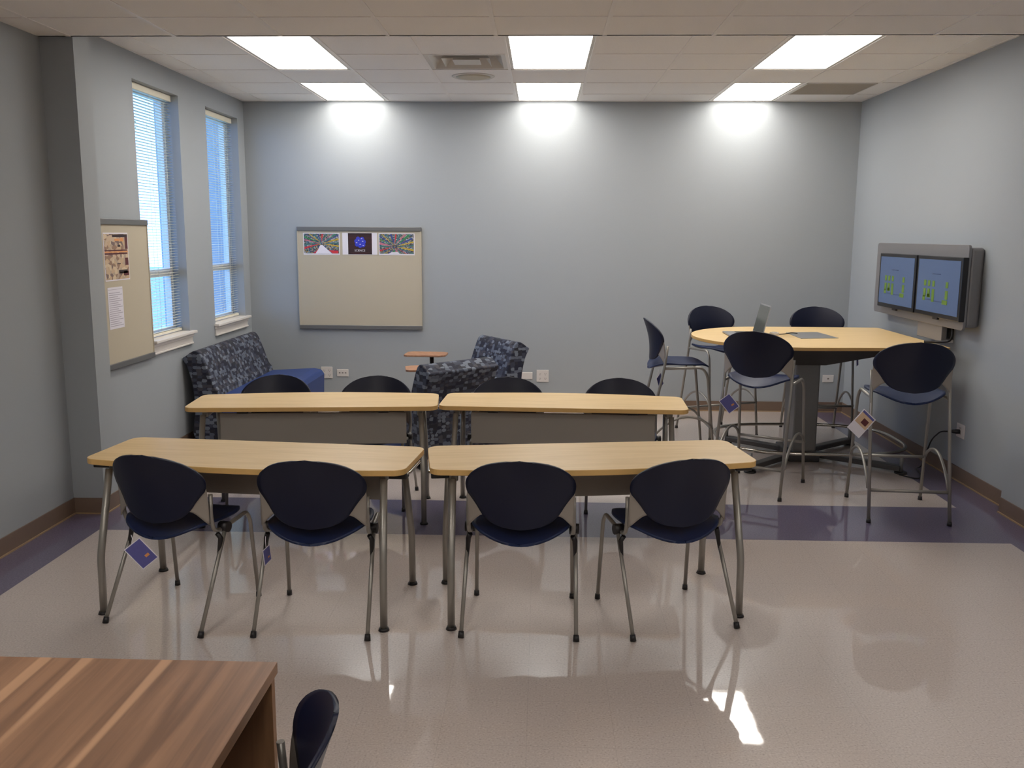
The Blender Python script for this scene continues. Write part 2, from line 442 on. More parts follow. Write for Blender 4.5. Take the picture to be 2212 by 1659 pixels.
# outside ground and trees seen in slivers through the blinds
S(MB().box(-40, XL-.5, -20, 60, -.6, -.5).build('ground', M['grass']))
def tree(x, y, h, r, lab):
    t = empty('tree', (x, y, -.5), 0, lab, 'tree', 'trees outside the windows')
    MB().tube([(0, 0, 0), (.05, .02, h*.35), (-.03, 0, h*.7)], [.16, .13, .06], 10).build('trunk', M['bark'], t)
    rnd = random.Random(int(x*10+y)); f = MB()
    for _ in range(900):
        d = Vector((rnd.gauss(0, 1), rnd.gauss(0, 1), rnd.gauss(0, 1))).normalized()*r*(.45+.55*rnd.random()**.5)
        p = Vector((0, 0, h*.68))+Vector((d.x, d.y, d.z*.9)); s_ = .12+.1*rnd.random()
        a = Vector((rnd.gauss(0, 1), rnd.gauss(0, 1), rnd.gauss(0, 1))).normalized(); b_ = a.orthogonal().normalized()
        f.add([p-a*s_, p-b_*s_*.5, p+a*s_, p+b_*s_*.5], [(0, 1, 2, 3)])
    f.build('foliage', M['leaf'], t)
tree(-14.9, 31, 8.5, 1.1, 'leafy green tree outside, seen in slivers between the blind slats')

# ------------------------------------------------------------------ ceiling fixtures
def ceiling_light(x0, x1, y0, y1, z, label, depth=.06):
    e = empty('ceiling_light', ((x0+x1)/2, (y0+y1)/2, z), 0, label, 'ceiling light', 'fluorescent ceiling lights')
    hx, hy = (x1-x0)/2, (y1-y0)/2
    f = MB()
    f.box(-hx, -hx+.022, -hy, hy, 0.0, depth); f.box(hx-.022, hx, -hy, hy, 0.0, depth)
    f.box(-hx+.022, hx-.022, -hy, -hy+.022, 0.0, depth); f.box(-hx+.022, hx-.022, hy-.022, hy, 0.0, depth)
    f.box(-hx, hx, -hy, hy, depth, depth+.01)
    f.build('fixture_frame', M['whitemetal'], e)
    MB().box(-hx+.022, hx-.022, -hy+.022, hy-.022, .006, .014).build('diffuser', M['lens'], e)
side = {-3: 'left', 0: 'middle', 3: 'right'}
for k in LIGHTX:
    x0, x1 = XC+k*T+.012, XC+(k+1)*T-.012
    ceiling_light(x0, x1, YR-2*T+.006, YR-.006, ZF, 'lit rectangular ceiling light, %s of the three nearer the camera' % side[k])
    ceiling_light(x0, x1, YR+T+.006, YB-.022, ZF, 'lit rectangular ceiling light, %s of the three against the back wall' % side[k])
ADDED_LIGHTS = [(-2.1, 1.24), (2.1, 1.24), (-2.1, -1.2), (0, -1.2), (2.1, -1.2)]  # unseen fixtures, added to brighten the near half of the room
for i, (x, y) in enumerate(ADDED_LIGHTS):
    k = round((x-XN)/T); x0 = XN+k*T+.012; y0 = YN+round((y-YN)/T)*T
    ceiling_light(x0, x0+T-.024, y0+.006, y0+2*T-.006, ZN-.022, ['added unseen ceiling light above the left of the camera', 'added unseen ceiling light above the right of the camera', 'added unseen ceiling light behind the camera, by the left wall', 'added unseen ceiling light directly behind the camera', 'added unseen ceiling light behind the camera, by the right wall'][i], .02)

# square stepped air diffuser
v = empty('air_vent', (XC-T/2, YR-T/2, ZF), 0, 'square stepped metal air diffuser left of the middle ceiling light', 'air vent')
def ringbox(m, r0, r1, z0, z1, z2=None):
    """sloped square ring from half size r0 at z0 to half size r1 at z1"""
    a = [(-r0, -r0, z0), (r0, -r0, z0), (r0, r0, z0), (-r0, r0, z0)]; b_ = [(-r1, -r1, z1), (r1, -r1, z1), (r1, r1, z1), (-r1, r1, z1)]
    m.add(a+b_, [(0, 1, 5, 4), (1, 2, 6, 5), (2, 3, 7, 6), (3, 0, 4, 7)])
h = T/2-.012
m = MB(); ringbox(m, h, h-.03, 0, 0); ringbox(m, h-.03, h-.1, 0, .09); m.build('outer_frame', M['whitemetal'], v, solid=.002)
m = MB(); ringbox(m, .175, .115, -.004, .075); m.build('middle_cone', M['whitemetal'], v, solid=.002)
m = MB(); ringbox(m, .10, .06, 0, .05); m.add([(-.1, -.1, 0), (.1, -.1, 0), (.1, .1, 0), (-.1, .1, 0)], [(3, 2, 1, 0)]); m.build('centre_cone', M['whitemetal'], v, solid=.002)
MB().box(-h, h, -h, h, .13, .14).build('duct_back', M['black'], v)
sp = empty('ceiling_speaker', (XC-T/2, YR+T/2, ZF), 0, 'round cream ceiling speaker grille behind the air diffuser', 'speaker')
MB().cyl((0, 0), .165, -.006, 0, 40, r2=.175).build('speaker_rim', M['whitemetal'], sp)
MB().cyl((0, 0), .10, -.014, -.006, 32, r2=.14).build('speaker_grille', mat('speaker_mesh', lin(196, 188, 168), .7), sp)
rg = empty('return_grille', (XC+4.5*T, YR+1.5*T, ZF), 0, 'darker perforated return air panel right of the back right light', 'air vent')
m = MB(); h = T/2-.014
for i in range(26):
    y = -h+.012+(2*h-.024)*i/25; m.box(-h+.01, h-.01, y-.004, y+.004, -.006, -.001)
m.build('louvers', mat('grille_paint', lin(186, 178, 166), .6), rg)
m = MB(); m.box(-h, h, -h, -h+.012, -.008, -.001); m.box(-h, h, h-.012, h, -.008, -.001); m.box(-h, -h+.01, -h, h, -.008, -.001); m.box(h-.01, h, -h, h, -.008, -.001)
m.build('grille_frame', M['whitemetal'], rg)

# ------------------------------------------------------------------ training tables
def table_outline(L=1.492, ys=.235, ye=-.225, bow=-.29, r=.06):
    hl = L/2; P = []
    def arc(cx, cy, a0, a1):
        for i in range(7):
            a = a0+(a1-a0)*i/6; P.append((cx+r*math.cos(a), cy+r*math.sin(a)))
    arc(hl-r, ys-r, 0, PI/2); arc(-hl+r, ys-r, PI/2, PI); arc(-hl+r, ye+r, PI, 1.5*PI)
    for i in range(1, 16):
        t = i/16; x = (-hl+r)*(1-t)+(hl-r)*t; P.append((x, ye+(bow-ye)*math.sin(PI*t)))
    arc(hl-r, ye+r, 1.5*PI, 2*PI)
    return P
TH = .715
def make_table():
    e = empty('training_table')
    MB().prism(table_outline(), TH-.027, TH, 0, 'z', 1).build('tabletop', [M['maple'], M['mapleedge']], e, bevel=.003)
    p = MB(); p.box(-.555, .555, .135, .150, .47, .665); p.build('modesty_panel', M['panel'], e, bevel=.004)
    for s in (-1, 1): MB().box(s*.42-.03, s*.42+.03, .125, .165, .665, TH-.027).build('panel_bracket', M['black'], e)
    for s in (-1, 1):
        MB().box(min(s*.62, s*.655), max(s*.62, s*.655), -.165, .165, .645, TH-.027).build('cross_rail', M['greymetal'], e, bevel=.006)
        for q in (-1, 1):
            path = rounded([(s*.645, q*.175, .66), (s*.66, q*.266, .27), (s*.66, q*.272, .012)], .04, 6)
            l = MB().tube(path, .0165, 14).build('leg', M['greymetal'], e)
            MB().cyl((s*.66, q*.272), .025, 0, .013, 20, r2=.020).build('foot', M['black'], l)
        g_ = MB().tube(rounded([(s*.70, -.13, .675), (s*.747, -.13, .68), (s*.747, .10, .68), (s*.70, .10, .675)], .02), .007, 8)
        g_.build('ganging_rod', M['chrome'], e)
        MB().box(min(s*.66, s*.74), max(s*.66, s*.74), -.15, -.09, .655, TH-.027).build('ganging_clip', M['black'], e, bevel=.004)
    return e
tables = [
    (-1.288, 4.322, -5.4, 'left table of the front row'),
    (.196, 4.380, 8.4, 'right table of the front row'),
    (-1.353, 5.225, 185.3, 'left table of the second row, grey panel forward'),
    (.134, 5.285, 177.8, 'right table of the second row, grey panel forward')]
tp = make_table()
for i, (sx_, sy_, a, lab) in enumerate(tables):
    o = tp if i == 0 else copy_tree(tp)
    a = math.radians(a)
    o.location = (sx_+.235*math.sin(a), sy_-.235*math.cos(a), 0); o.rotation_euler = (0, 0, a)
    tag(o, 'maple topped training table, '+lab, 'table', 'maple training tables')

# ------------------------------------------------------------------ chairs and stools
WT = [(0, 0), (.013, .36), (.04, .55), (.085, .73), (.16, .885), (.24, .97), (.315, 1.0), (.40, .992), (.465, .965), (.54, .89), (.655, .79), (.73, .735), (.81, .665), (.885, .56), (.945, .41), (.98, .25), (1.0, 0)]
def wid(t):
    for (a, b_), (c_, d) in zip(WT[:-1], WT[1:]):
        if t <= c_:
            return b_+(d-b_)*(t-a)/(c_-a)
    return 0
def back_pt(x, t, ztop):
    """surface of the shell: x across, t 0..1 from top to bottom"""
    z = ztop-.315*t
    yc = -.245+.055*t+.02*math.sin(PI*t)
    wr = .074*(x/.2375)**2
    return (x, yc+wr, z-.30*wr)
def shell_back(ztop):
    m = MB()
    def fn(u, v_):
        t = (1-math.cos(PI*v_))/2
        # smooth the width by sampling neighbours
        w_ = sum(wid(min(1, max(0, t+d))) for d in (-.012, 0, .012))/3 if .02 < t < .98 else wid(t)
        return back_pt((2*u-1)*.2375*w_, t, ztop)
    m.grid(fn, 23, 34)
    return m
def seat_shell(z0):
    m = MB()
    def fn(u, v_):
        # v 0 rear .. 1 front
        v_ = (1-math.cos(PI*v_))/2
        y = -.205+.455*v_
        hw = .222*max(0.0, 1-min(1.0, abs(2*(v_-.5)))**(3.6 if v_ < .5 else 2.9))**(1/2.3)
        hw = max(hw, .002)
        x = (2*u-1)*hw
        q = x/.222
        z = z0-.012*(1-q*q)
        rear = max(0, 1-v_/.45)
        z += -.040*(1-q*q)*rear**1.3+.018*q*q*rear
        fr = max(0, (v_-.8)/.2); z -= .030*fr*fr
        return (x, y, z)
    m.grid(fn, 21, 30)
    return m
def plate(s, ztop, zlow):
    m = MB()
    def fn(u, v_):
        tl = .79+.17*u**2.2
        t = .44+(tl-.44)*v_
        x0 = min(.2375*wid(t)-.014, .222); x1 = .233
        x = x0+(x1-x0)*u
        p = back_pt(x, t, ztop)
        return (s*x, p[1]+.001, p[2])
    m.grid(fn, 10, 14)
    return m
def make_chair():
    e = empty('stacking_chair'); ZT = .79
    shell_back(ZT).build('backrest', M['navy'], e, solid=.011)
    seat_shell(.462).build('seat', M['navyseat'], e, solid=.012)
    for s in (-1, 1):
        plate(s, ZT, .46).build('back_bracket', M['plate'], e, solid=.005)
        MB().tube(rounded([(s*.231, -.098, .60), (s*.232, -.105, .50), (s*.231, -.085, .428), (s*.226, -.02, .418), (s*.222, .175, .440), (s*.224, .20, .40), (s*.231, .235, .012)], .035, 5), .0095, 10).build('leg', M['greymetal'], e)
        rl = MB().tube([(s*.240, -.015, .425), (s*.249, -.24, .014)], .0092, 10).build('leg', M['greymetal'], e)
        MB().tube([(s*.249, -.2335, .026), (s*.2495, -.243, .0)], [.012, .014], 12).build('foot', M['black'], rl)
        MB().cyl((s*.231, .235), .0135, 0, .024, 14, r2=.012).build('front_foot', M['black'], e)
        hb = MB(); hb.tube([(s*.212, -.012, .428), (s*.256, -.012, .428)], .024, 16)
        hb.tube([(s*.228, -.06, .41), (s*.238, -.05, .385), (s*.240, -.075, .31)], [.011, .012, .007], 8)
        hb.build('pivot_hub', M['black'], e)
    return e
def make_stool():
    e = empty('bar_stool'); ZT = 1.108
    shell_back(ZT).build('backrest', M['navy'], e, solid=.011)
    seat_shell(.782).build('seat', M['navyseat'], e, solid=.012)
    for s in (-1, 1):
        plate(s, ZT, .78).build('back_bracket', M['plate'], e, solid=.005)
        fl = MB().tube(rounded([(s*.228, -.115, .752), (s*.222, .165, .760), (s*.226, .205, .70), (s*.236, .28, .012)], .05, 6), .0105, 10).build('leg', M['greymetal'], e)
        rl = MB().tube(rounded([(s*.231, -.098, .92), (s*.230, -.115, .79), (s*.231, -.13, .70), (s*.236, -.275, .012)], .04, 5), .0105, 10).build('leg', M['greymetal'], e)
        MB().cyl((s*.236, .28), .0145, 0, .024, 14, r2=.013).build('foot', M['black'], fl)
        MB().cyl((s*.236, -.275), .0145, 0, .024, 14, r2=.013).build('foot', M['black'], rl)
        arch = []
        for i in range(13):
            a = i/12
            y = .255-.465*a
            arch.append((s*.236, y, .30-.10*a+.135*math.sin(PI*a)**.75))
        MB().tube(arch, .0092, 10).build('side_arch', M['greymetal'], e)
    MB().tube([(-.236, .248, .30), (.236, .248, .30)], .0095, 10).build('footrest_bar', M['greymetal'], e)
    MB().tube([(-.234, -.232, .195), (.234, -.232, .195)], .0105, 10).build('stretcher', M['greymetal'], e)
    return e
chairs = [
    (-1.632, 3.945, -15.5, 'navy plastic stacking chair at the left end of the front row, turned to the right', 0),
    (-.977, 3.896, -1.0, 'navy plastic stacking chair, second from the left in the front row', 0),
    (-.075, 3.930, -2.0, 'navy plastic stacking chair, third from the left in the front row', 0),
    (.577, 4.000, 17.5, 'navy plastic stacking chair at the right end of the front row, turned to the left', 0),
    (-1.752, 5.735, 180, 'navy plastic stacking chair behind the second row, below the patterned loveseat', 1),
    (-1.085, 5.735, 180, 'navy plastic stacking chair behind the second row, left of the gap between its tables', 1),
    (-.212, 5.735, 180, 'navy plastic stacking chair behind the second row, in front of the patterned armchairs', 1),
    (.525, 5.735, 180, 'navy plastic stacking chair behind the second row, rightmost, near the bar stools', 1),
    (-.64, 1.62, 98, 'navy plastic stacking chair beside the walnut desk at the bottom of the picture', 2)]
proto = make_chair()
for i, (x, y, a, lab, gi) in enumerate(chairs):
    o = proto if i == 0 else copy_tree(proto)
    o.location = (x, y, 0); o.rotation_euler = (0, 0, math.radians(a))
    tag(o, lab, 'chair', 'navy stacking chairs')
stools = [
    (1.525, 6.19, -31, 'navy bar stool in front of the high table, nearest to its left end'),
    (1.03, 6.92, -88, 'navy bar stool at the rounded left end of the high table, seen from its side'),
    (1.565, 7.96, 202, 'navy bar stool behind the high table, left of the laptop'),
    (2.435, 7.94, 178, 'navy bar stool behind the high table, between laptop and wall display'),
    (2.275, 5.66, -5, 'navy bar stool in front of the high table, nearest to the right wall')]
sp0 = make_stool()
for i, (x, y, a, lab) in enumerate(stools):
    o = sp0 if i == 0 else copy_tree(sp0)
    o.location = (x, y, 0); o.rotation_euler = (0, 0, math.radians(a))
    tag(o, lab, 'bar stool', 'navy bar stools')

# paper tags hanging from chairs
def hang_tag(loc, rz, tilt, w_, h_, label, kind=0, zt=.07):
    e = empty('hang_tag', loc, rz, label, 'tag', 'paper tags hanging on the seats')
    R = Matrix.Rotation(tilt, 4, 'Y')
    m = MB(); m.box(-w_/2, w_/2, -.0008, .0008, -h_, 0, 0)
    if kind == 0:
        m.box(-w_/2+.004, w_/2-.004, -.0014, .0014, -h_+.004, -.004, 1); m.box(w_*.05, w_*.28, -.0018, .0018, -h_*.72, -h_*.62, 2)
    else:
        m.box(-w_/2+.006, w_/2-.006, -.0014, .0014, -h_*.6, -.02, 3); m.box(-w_*.1, w_*.3, -.0018, .0018, -h_*.5, -.04, 4); m.box(-w_/2+.006, w_/2-.006, -.0016, .0016, -.02, -.006, 1)
    m.xf(Matrix.Translation((0, 0, 0)) @ R)
    m.build('card', [M['paper'], M['purplecard'], M['orange'], M['skin'], M['maroon']], e)
    MB().tube([(0, 0, 0), (.004, .004, zt*.5), (0, .0, zt)], .0015, 5).build('string', M['paper'], e)
hang_tag((-1.765, 3.715, .395), .25, math.radians(-38), .085, .12, 'purple paper tag hanging below the leftmost front chair', 0, .04)
hang_tag((-1.188, 3.75, .375), 1.35, math.radians(-10), .06, .075, 'purple paper tag hanging under the second chair of the front row', 0, .05)
hang_tag((1.223, 5.98, .668), -.2, math.radians(-40), .085, .11, 'purple paper tag on the bar stool at the table\'s front left', 0, .07)
hang_tag((.885, 6.75, .690), .9, math.radians(-30), .07, .10, 'purple paper tag under the bar stool at the table\'s left end', 0, .05)
hang_tag((2.700, 7.76, .735), .9, math.radians(-10), .045, .10, 'purple paper tag on the bar stool behind the table\'s right half', 0, .03)
hang_tag((1.985, 5.42, .672), .15, math.radians(42), .105, .15, 'printed photo tag on the bar stool nearest the right wall', 1, .07)

# ------------------------------------------------------------------ high meeting table
ZT = .96
mt = empty('high_table', (2.07, 7.1, 0), 0, 'high maple topped meeting table with rounded left end and steel pedestal', 'table')
P = []
for i in range(33):
    a = PI/2+PI*i/32
    P.append((-.165+.72*math.cos(a)*(1.0), .725*math.sin(a)*(1 if math.sin(a) > 0 else 1.04)))
P += [(.785, -.695), (.81, -.67), (.81, .70), (.795, .72)]
MB().prism(P, ZT-.024, ZT, 0, 'z', 1).build('tabletop', [M['maple'], M['mapleedge']], mt, bevel=.003)
m = MB()
def frustum(m, a, b_, z0, z1):
    (x0, x1, y0, y1), (X0, X1, Y0, Y1) = a, b_
    m.add([(x0, y0, z0), (x1, y0, z0), (x1, y1, z0), (x0, y1, z0), (X0, Y0, z1), (X1, Y0, z1), (X1, Y1, z1), (X0, Y1, z1)],
          [(3, 2, 1, 0), (4, 5, 6, 7), (0, 1, 5, 4), (1, 2, 6, 5), (2, 3, 7, 6), (3, 0, 4, 7)])
frustum(m, (-.13, .11, -.17, .18), (-.58, .70, -.52, .52), .755, ZT-.026)
m.build('under_tray', M['darkgrey'], mt, bevel=.01)
MB().box(-.10, .085, -.13, .16, .06, .76).build('column', M['midgrey'], mt, bevel=.012)
MB().box(-.14, .10, -.19, .22, .0, .07).build('base_box', M['darkgrey'], mt, bevel=.01)
for q, (ex, ey) in enumerate([(-.51, -.52), (.60, -.50), (.53, .43), (-.49, .45)]):
    L_ = math.hypot(ex, ey); b_ = MB().box(.1, L_, -.035, .035, .02, .06)
    b_.xf(Matrix.Rotation(math.atan2(ey, ex), 4, 'Z')); o = b_.build('base_beam', M['darkgrey'], mt, bevel=.006)
    MB().cyl((ex, ey), .014, .012, .145, 12).build('ring_post', M['midgrey'], o)
    MB().cyl((ex, ey), .045, 0, .012, 20).build('glide', M['black'], o)
ring = []
for i in range(72):
    a = 2*PI*i/72; ca, sa = math.cos(a), math.sin(a)
    k = (abs(ca)**3+abs(sa)**3)**(-1/3)
    ring.append((.045+ca*k*.70, sa*k*.54, .147))
MB().tube(ring, .013, 10, closed=True).build('foot_ring', M['chrome'], mt)
hx = MB(); hx.prism([(-.10, -.20), (.20, -.146), (.165, .285), (-.10, .228)], ZT+.0003, ZT+.004); hx.build('cable_hatch', M['alu'], mt, bevel=.001)

# laptop
lp = empty('laptop', (1.575, 7.13, ZT), math.radians(90), 'open silver laptop standing on the high table, screen facing left', 'laptop')
# local: x runs along the width, +y faces left in the room
b_ = MB().box(-.165, .165, -.12, .12, .002, .014); b_.build('keyboard_base', M['alu'], lp, bevel=.004)
MB().box(-.14, .14, -.09, .03, .0142, .0155).build('keys', M['black'], lp)
sc = MB(); sc.box(-.165, .165, -.006, 0, 0, .235); scr = MB().box(-.155, .155, 0, .0012, .012, .225); rim = None
R = Matrix.Translation((0, -.12, .012)) @ Matrix.Rotation(math.radians(13), 4, 'X')
sc.xf(R).build('lid', M['alu'], lp, bevel=.002); scr.xf(R).build('screen', M['lapscreen'], lp)
pk = empty('media_puck', (1.835, 7.16, ZT), 0, 'small round white connection puck on the high table beside the laptop', 'puck')
MB().cyl((0, 0), .038, 0, .022, 28, r2=.034).build('puck_body', M['sill'], pk, bevel=.003)
MB().cyl((0, 0), .022, .022, .024, 24).build('puck_button', M['alu'], pk)
tag(MB().tube(rounded([(1.873, 7.16, ZT+.006), (1.93, 7.20, ZT+.005), (2.0, 7.27, ZT+.008), (2.03, 7.22, ZT+.008)], .03), .0035, 7).build('puck_cable', M['black']),
    'thin black cable from the white puck to the table hatch', 'cable')
tag(MB().tube(rounded([(1.80, 7.18, ZT+.006), (1.765, 7.30, ZT+.005), (1.70, 7.345, ZT+.005), (1.60, 7.31, ZT+.006)], .03), .0035, 7).build('laptop_cable', M['black']),
    'thin black cable between the white puck and the laptop', 'cable')

# ------------------------------------------------------------------ wall display
d = empty('wall_display', (XR, 7.14, 1.09), 0, 'grey wall mounted display unit holding two monitors side by side', 'display')
Rnd = []
for (cx_, cz_, a0) in [(.845-.03, .585-.03, 0), (-.845+.03, .585-.03, 90), (-.845+.03, .03, 180), (.845-.03, .03, 270)]:
    for i in range(5):
        a = math.radians(a0+90*i/4); Rnd.append((cx_+.03*math.cos(a), cz_+.03*math.sin(a)))
MB().prism(Rnd, -.115, -.095, 0, 'x').build('front_panel', M['dispgrey'], d, bevel=.003)
MB().box(-.095, -.0, -.835, .835, .02, .565).build('housing', M['dispgrey'], d, bevel=.02, seg=3)
MB().box(-.10, -.06, -.49, -.06, -.115, .03).build('lower_shelf', M['dispgrey'], d, bevel=.004)
MB().box(-.06, -.0, -.47, -.08, -.125, -.1).build('wall_bracket', M['sill'], d, bevel=.003)
for (yc, lab) in ((.287, 0), (-.488, 1)):
    mo = MB().box(-.155, -.115, yc-.375, yc+.375, .062, .50).build('monitor', M['bezel'], d, bevel=.005)
    MB().box(-.1565, -.155, yc-.345, yc+.345, .095, .475).build('screen', M['screen'], mo)
    g_ = MB(); X0, X1 = -.1585, -.1565
    def rect(u0, u1, v0, v1, mi):   # u to the viewer's right is -y
        g_.box(X0, X1, yc-(-.345+.69*u1), yc-(-.345+.69*u0), .095+.38*(1-v1), .095+.38*(1-v0), mi)
    for u in (.20, .30, .41, .73):
        rect(u-.028, u+.028, .40, .51, 0)
        rect(u-.03, u+.03, .56, .72 if u not in (.41,) else .80, 0)
    rect(.16, .22, .70, .79, 0); rect(.26, .34, .66, .73, 0); rect(.64, .76, .74, .82, 0)
    rect(.36, .56, .265, .275, 1); rect(.25, .38, .765, .775, 1); rect(.46, .68, .775, .785, 1)
    g_.build('screen_graphic', [M['green'], M['screenline']], mo)
    MB().box(-.158, -.14, yc-.04, yc+.04, .048, .064).build('status_light', M['black'], mo, bevel=.003)
tag(MB().tube(rounded([(XR-.05, 6.585, 1.10), (XR-.055, 6.575, 1.02), (XR-.06, 6.60, .985), (XR-.115, 6.68, ZT+.0105), (XR-.19, 6.72, ZT+.009)], .04), .009, 10).build('display_cable', M['black']),
    'thick black cable from the display unit down to the high table', 'cable')

# ------------------------------------------------------------------ bulletin boards
def board(name_loc, rz, W_, label):
    e = empty('bulletin_board', name_loc, rz, label, 'bulletin board', 'tan bulletin boards')
    MB().box(-W_/2+.01, W_/2-.01, -.02, 0, .03, .98).build('tack_surface', M['tack'], e)
    for z in (0, .965):
        MB().box(-W_/2, W_/2, -.03, 0, z, z+.04).build('rail', M['rail'], e, bevel=.004)
    for s in (-1, 1):
        MB().box(s*(W_/2-.006)-.006, s*(W_/2-.006)+.006, -.024, 0, .04, .965).build('side_trim', M['tack'], e)
    return e
board((-1.79, YB, .79), 0, 1.225, 'tan bulletin board with grey rails on the back wall')
board((XL, 6.00, .815), math.radians(90), 1.21, 'tan bulletin board with grey rails on the left wall before the windows')
def font_mesh(txt, size, name, material, parent, loc, rot=(PI/2, 0, 0)):
    cu = bpy.data.curves.new(name, 'FONT'); cu.body = txt; cu.size = size; cu.align_x = 'CENTER'; cu.extrude = .0003
    o = bpy.data.objects.new(name+'_src', cu); COL.objects.link(o)
    dg = bpy.context.evaluated_depsgraph_get(); dg.update()
    me = bpy.data.meshes.new_from_object(o.evaluated_get(dg)); bpy.data.objects.remove(o)
    me.materials.clear(); me.materials.append(material)
    q = bpy.data.objects.new(name, me); COL.objects.link(q); q.parent = parent; q.location = loc; q.rotation_euler = rot
    return q
def print_base(x0, x1, z0, z1, label, group='printed pictures on the back bulletin board'):
    e = empty('photo_print', ((x0+x1)/2, YB-.0205, z0), 0, label, 'picture', group)
    W_, H_ = x1-x0, z1-z0
    MB().box(-W_/2, W_/2, -.0012, 0, 0, H_).build('sheet', M['paper'], e)
    return e, W_, H_
def wedge(m, pts, y, mi): m.add([(p[0], y, p[1]) for p in pts], [tuple(range(len(pts)))], mi)
rp = random.Random(3)
for which, (x0, x1, lab) in enumerate([(-2.342, -1.982, 'printed photo of a colourful pipe corridor with a pale floor, leftmost on the back board'),
                                       (-1.597, -1.243, 'printed photo of colourful pipes and racks, rightmost on the back board')]):
    e, W_, H_ = print_base(x0, x1, 1.524, 1.735, lab)
    m = MB(); y = -.0014
    m.box(-W_/2+.008, W_/2-.008, -.0016, -.0012, .012, H_-.006, 0)
    cx_, cz_ = (0, H_*.52) if which == 0 else (-.02, H_*.40)
    cols = [1, 2, 3, 4, 5, 1, 6, 3]
    for k in range(26):
        a = 2*PI*(k+.3*rp.random())/26; d1 = .02; d2 = .16
        if which == 0 and 205 < math.degrees(a) % 360 < 335: continue
        t = .006+.005*rp.random()
        pts = []
        for dd, ww in ((d1, t*.2), (d2, t)):
            for s in (-1, 1):
                px, pz = cx_+dd*1.25*math.cos(a)-s*ww*math.sin(a), cz_+dd*math.sin(a)+s*ww*math.cos(a)
                pts.append((min(max(px, -W_/2+.009), W_/2-.009), min(max(pz, .013), H_-.008)))
        wedge(m, [pts[0], pts[1], pts[3], pts[2]], -.0018-.00002*k, cols[k % 8])
    if which == 0:
        wedge(m, [(-.06, .013), (.10, .013), (.01, .095), (-.01, .095)], -.0024, 7)
        wedge(m, [(-.085, .013), (-.062, .013), (-.02, .07), (-.04, .05)], -.0025, 6); wedge(m, [(.165, .013), (.11, .013), (.07, .045), (.165, .04)], -.0025, 6)
    else:
        wedge(m, [(-.08, .013), (.03, .013), (.01, .03), (-.05, .028)], -.0024, 7)
    m.build('picture', [M['busy1'], mat('teal_ink', lin(60, 110, 110), .5), mat('yellow_ink', lin(190, 160, 50), .5), mat('blue_ink', lin(50, 70, 140), .5),
                        mat('green_ink', lin(50, 130, 80), .5), mat('pink_ink', lin(190, 110, 130), .5), M['redprint'], M['white2']], e)
e, W_, H_ = print_base(-1.955, -1.612, 1.527, 1.738, 'dark printed poster with a cluster of blue balls, middle of the back board')
m = MB(); m.box(-.115, .120, -.0016, -.0012, .003, H_-.003, 0)
for k in range(11): m.box(-.112, .117, -.0018, -.0016, .055+k*.0125, .057+k*.0125, 2)
for k, (bx, bz, br) in enumerate([(0, .115, .030), (.035, .125, .022), (-.035, .13, .022), (.02, .15, .022), (-.02, .155, .020), (-.03, .10, .022), (.03, .095, .022), (0, .085, .02)]):
    m.add([(bx+.004+br*math.cos(2*PI*i/16), -.0022-.0002*k, bz+br*math.sin(2*PI*i/16)) for i in range(16)], [tuple(range(16))], 1)
for (bx, bz) in [(.02, .155), (-.01, .14), (-.03, .115), (.03, .13), (.005, .1), (.035, .09)]:
    m.add([(bx+.008*math.cos(2*PI*i/10), -.0042, bz+.003*math.sin(2*PI*i/10)) for i in range(10)], [tuple(range(10))], 3)
m.box(-.07, .075, -.0018, -.0016, .010, .013, 2); m.box(-.09, .095, -.0018, -.0016, .018, .020, 2)
m.build('picture', [M['darkprint'], M['blueprint'], M['maroon'], M['white2']], e)
font_mesh('SCIENCE', .027, 'lettering', M['white2'], e, (0, -.0022, .031))
# poster and list on the left board
po = empty('comic_poster', (XL+.0205, 6.10, 1.407), math.radians(90), 'tall comic style poster in tan and maroon on the left bulletin board', 'poster')
m = MB(); m.box(-.18, .18, -.0012, 0, 0, .32, 0); m.box(-.172, .172, -.0016, -.0012, .008, .312, 1)
for (a, b_, c_, d_, mi) in [(-.17, .16, .175, .186, 2), (-.17, .16, .198, .206, 2), (-.05, .17, .290, .308, 3), (.13, .17, .21, .29, 2), (-.02, .05, .265, .28, 4), (.06, .11, .262, .285, 4),
                            (.02, .06, .225, .24, 3), (.12, .165, .10, .15, 2), (.02, .15, .045, .07, 3), (.09, .165, .03, .06, 2), (.0, .05, .11, .115, 3), (-.17, .17, .188, .196, 4), (.03, .1, .05, .055, 4)]:
    m.box(a, b_, -.002, -.0016, c_, d_, mi)
m.build('sheet', [M['paper'], M['busy2'], M['maroon'], M['darkprint'], M['orange']], po)
ls = empty('notice_sheet', (XL+.0205, 6.045, 1.086), math.radians(90), 'white paper list with lines of small text on the left bulletin board', 'notice')
m = MB(); m.box(-.108, .108, -.0012, 0, 0, .279, 0); m.box(-.10, .10, -.0016, -.0012, .262, .265, 1)
for k in range(17):
    m.box(-.095, .095-.03*((k*7) % 3), -.0016, -.0012, .018+k*.0138, .0225+k*.0138, 1)
m.build('sheet', [M['paper'], M['greyprint']], ls)

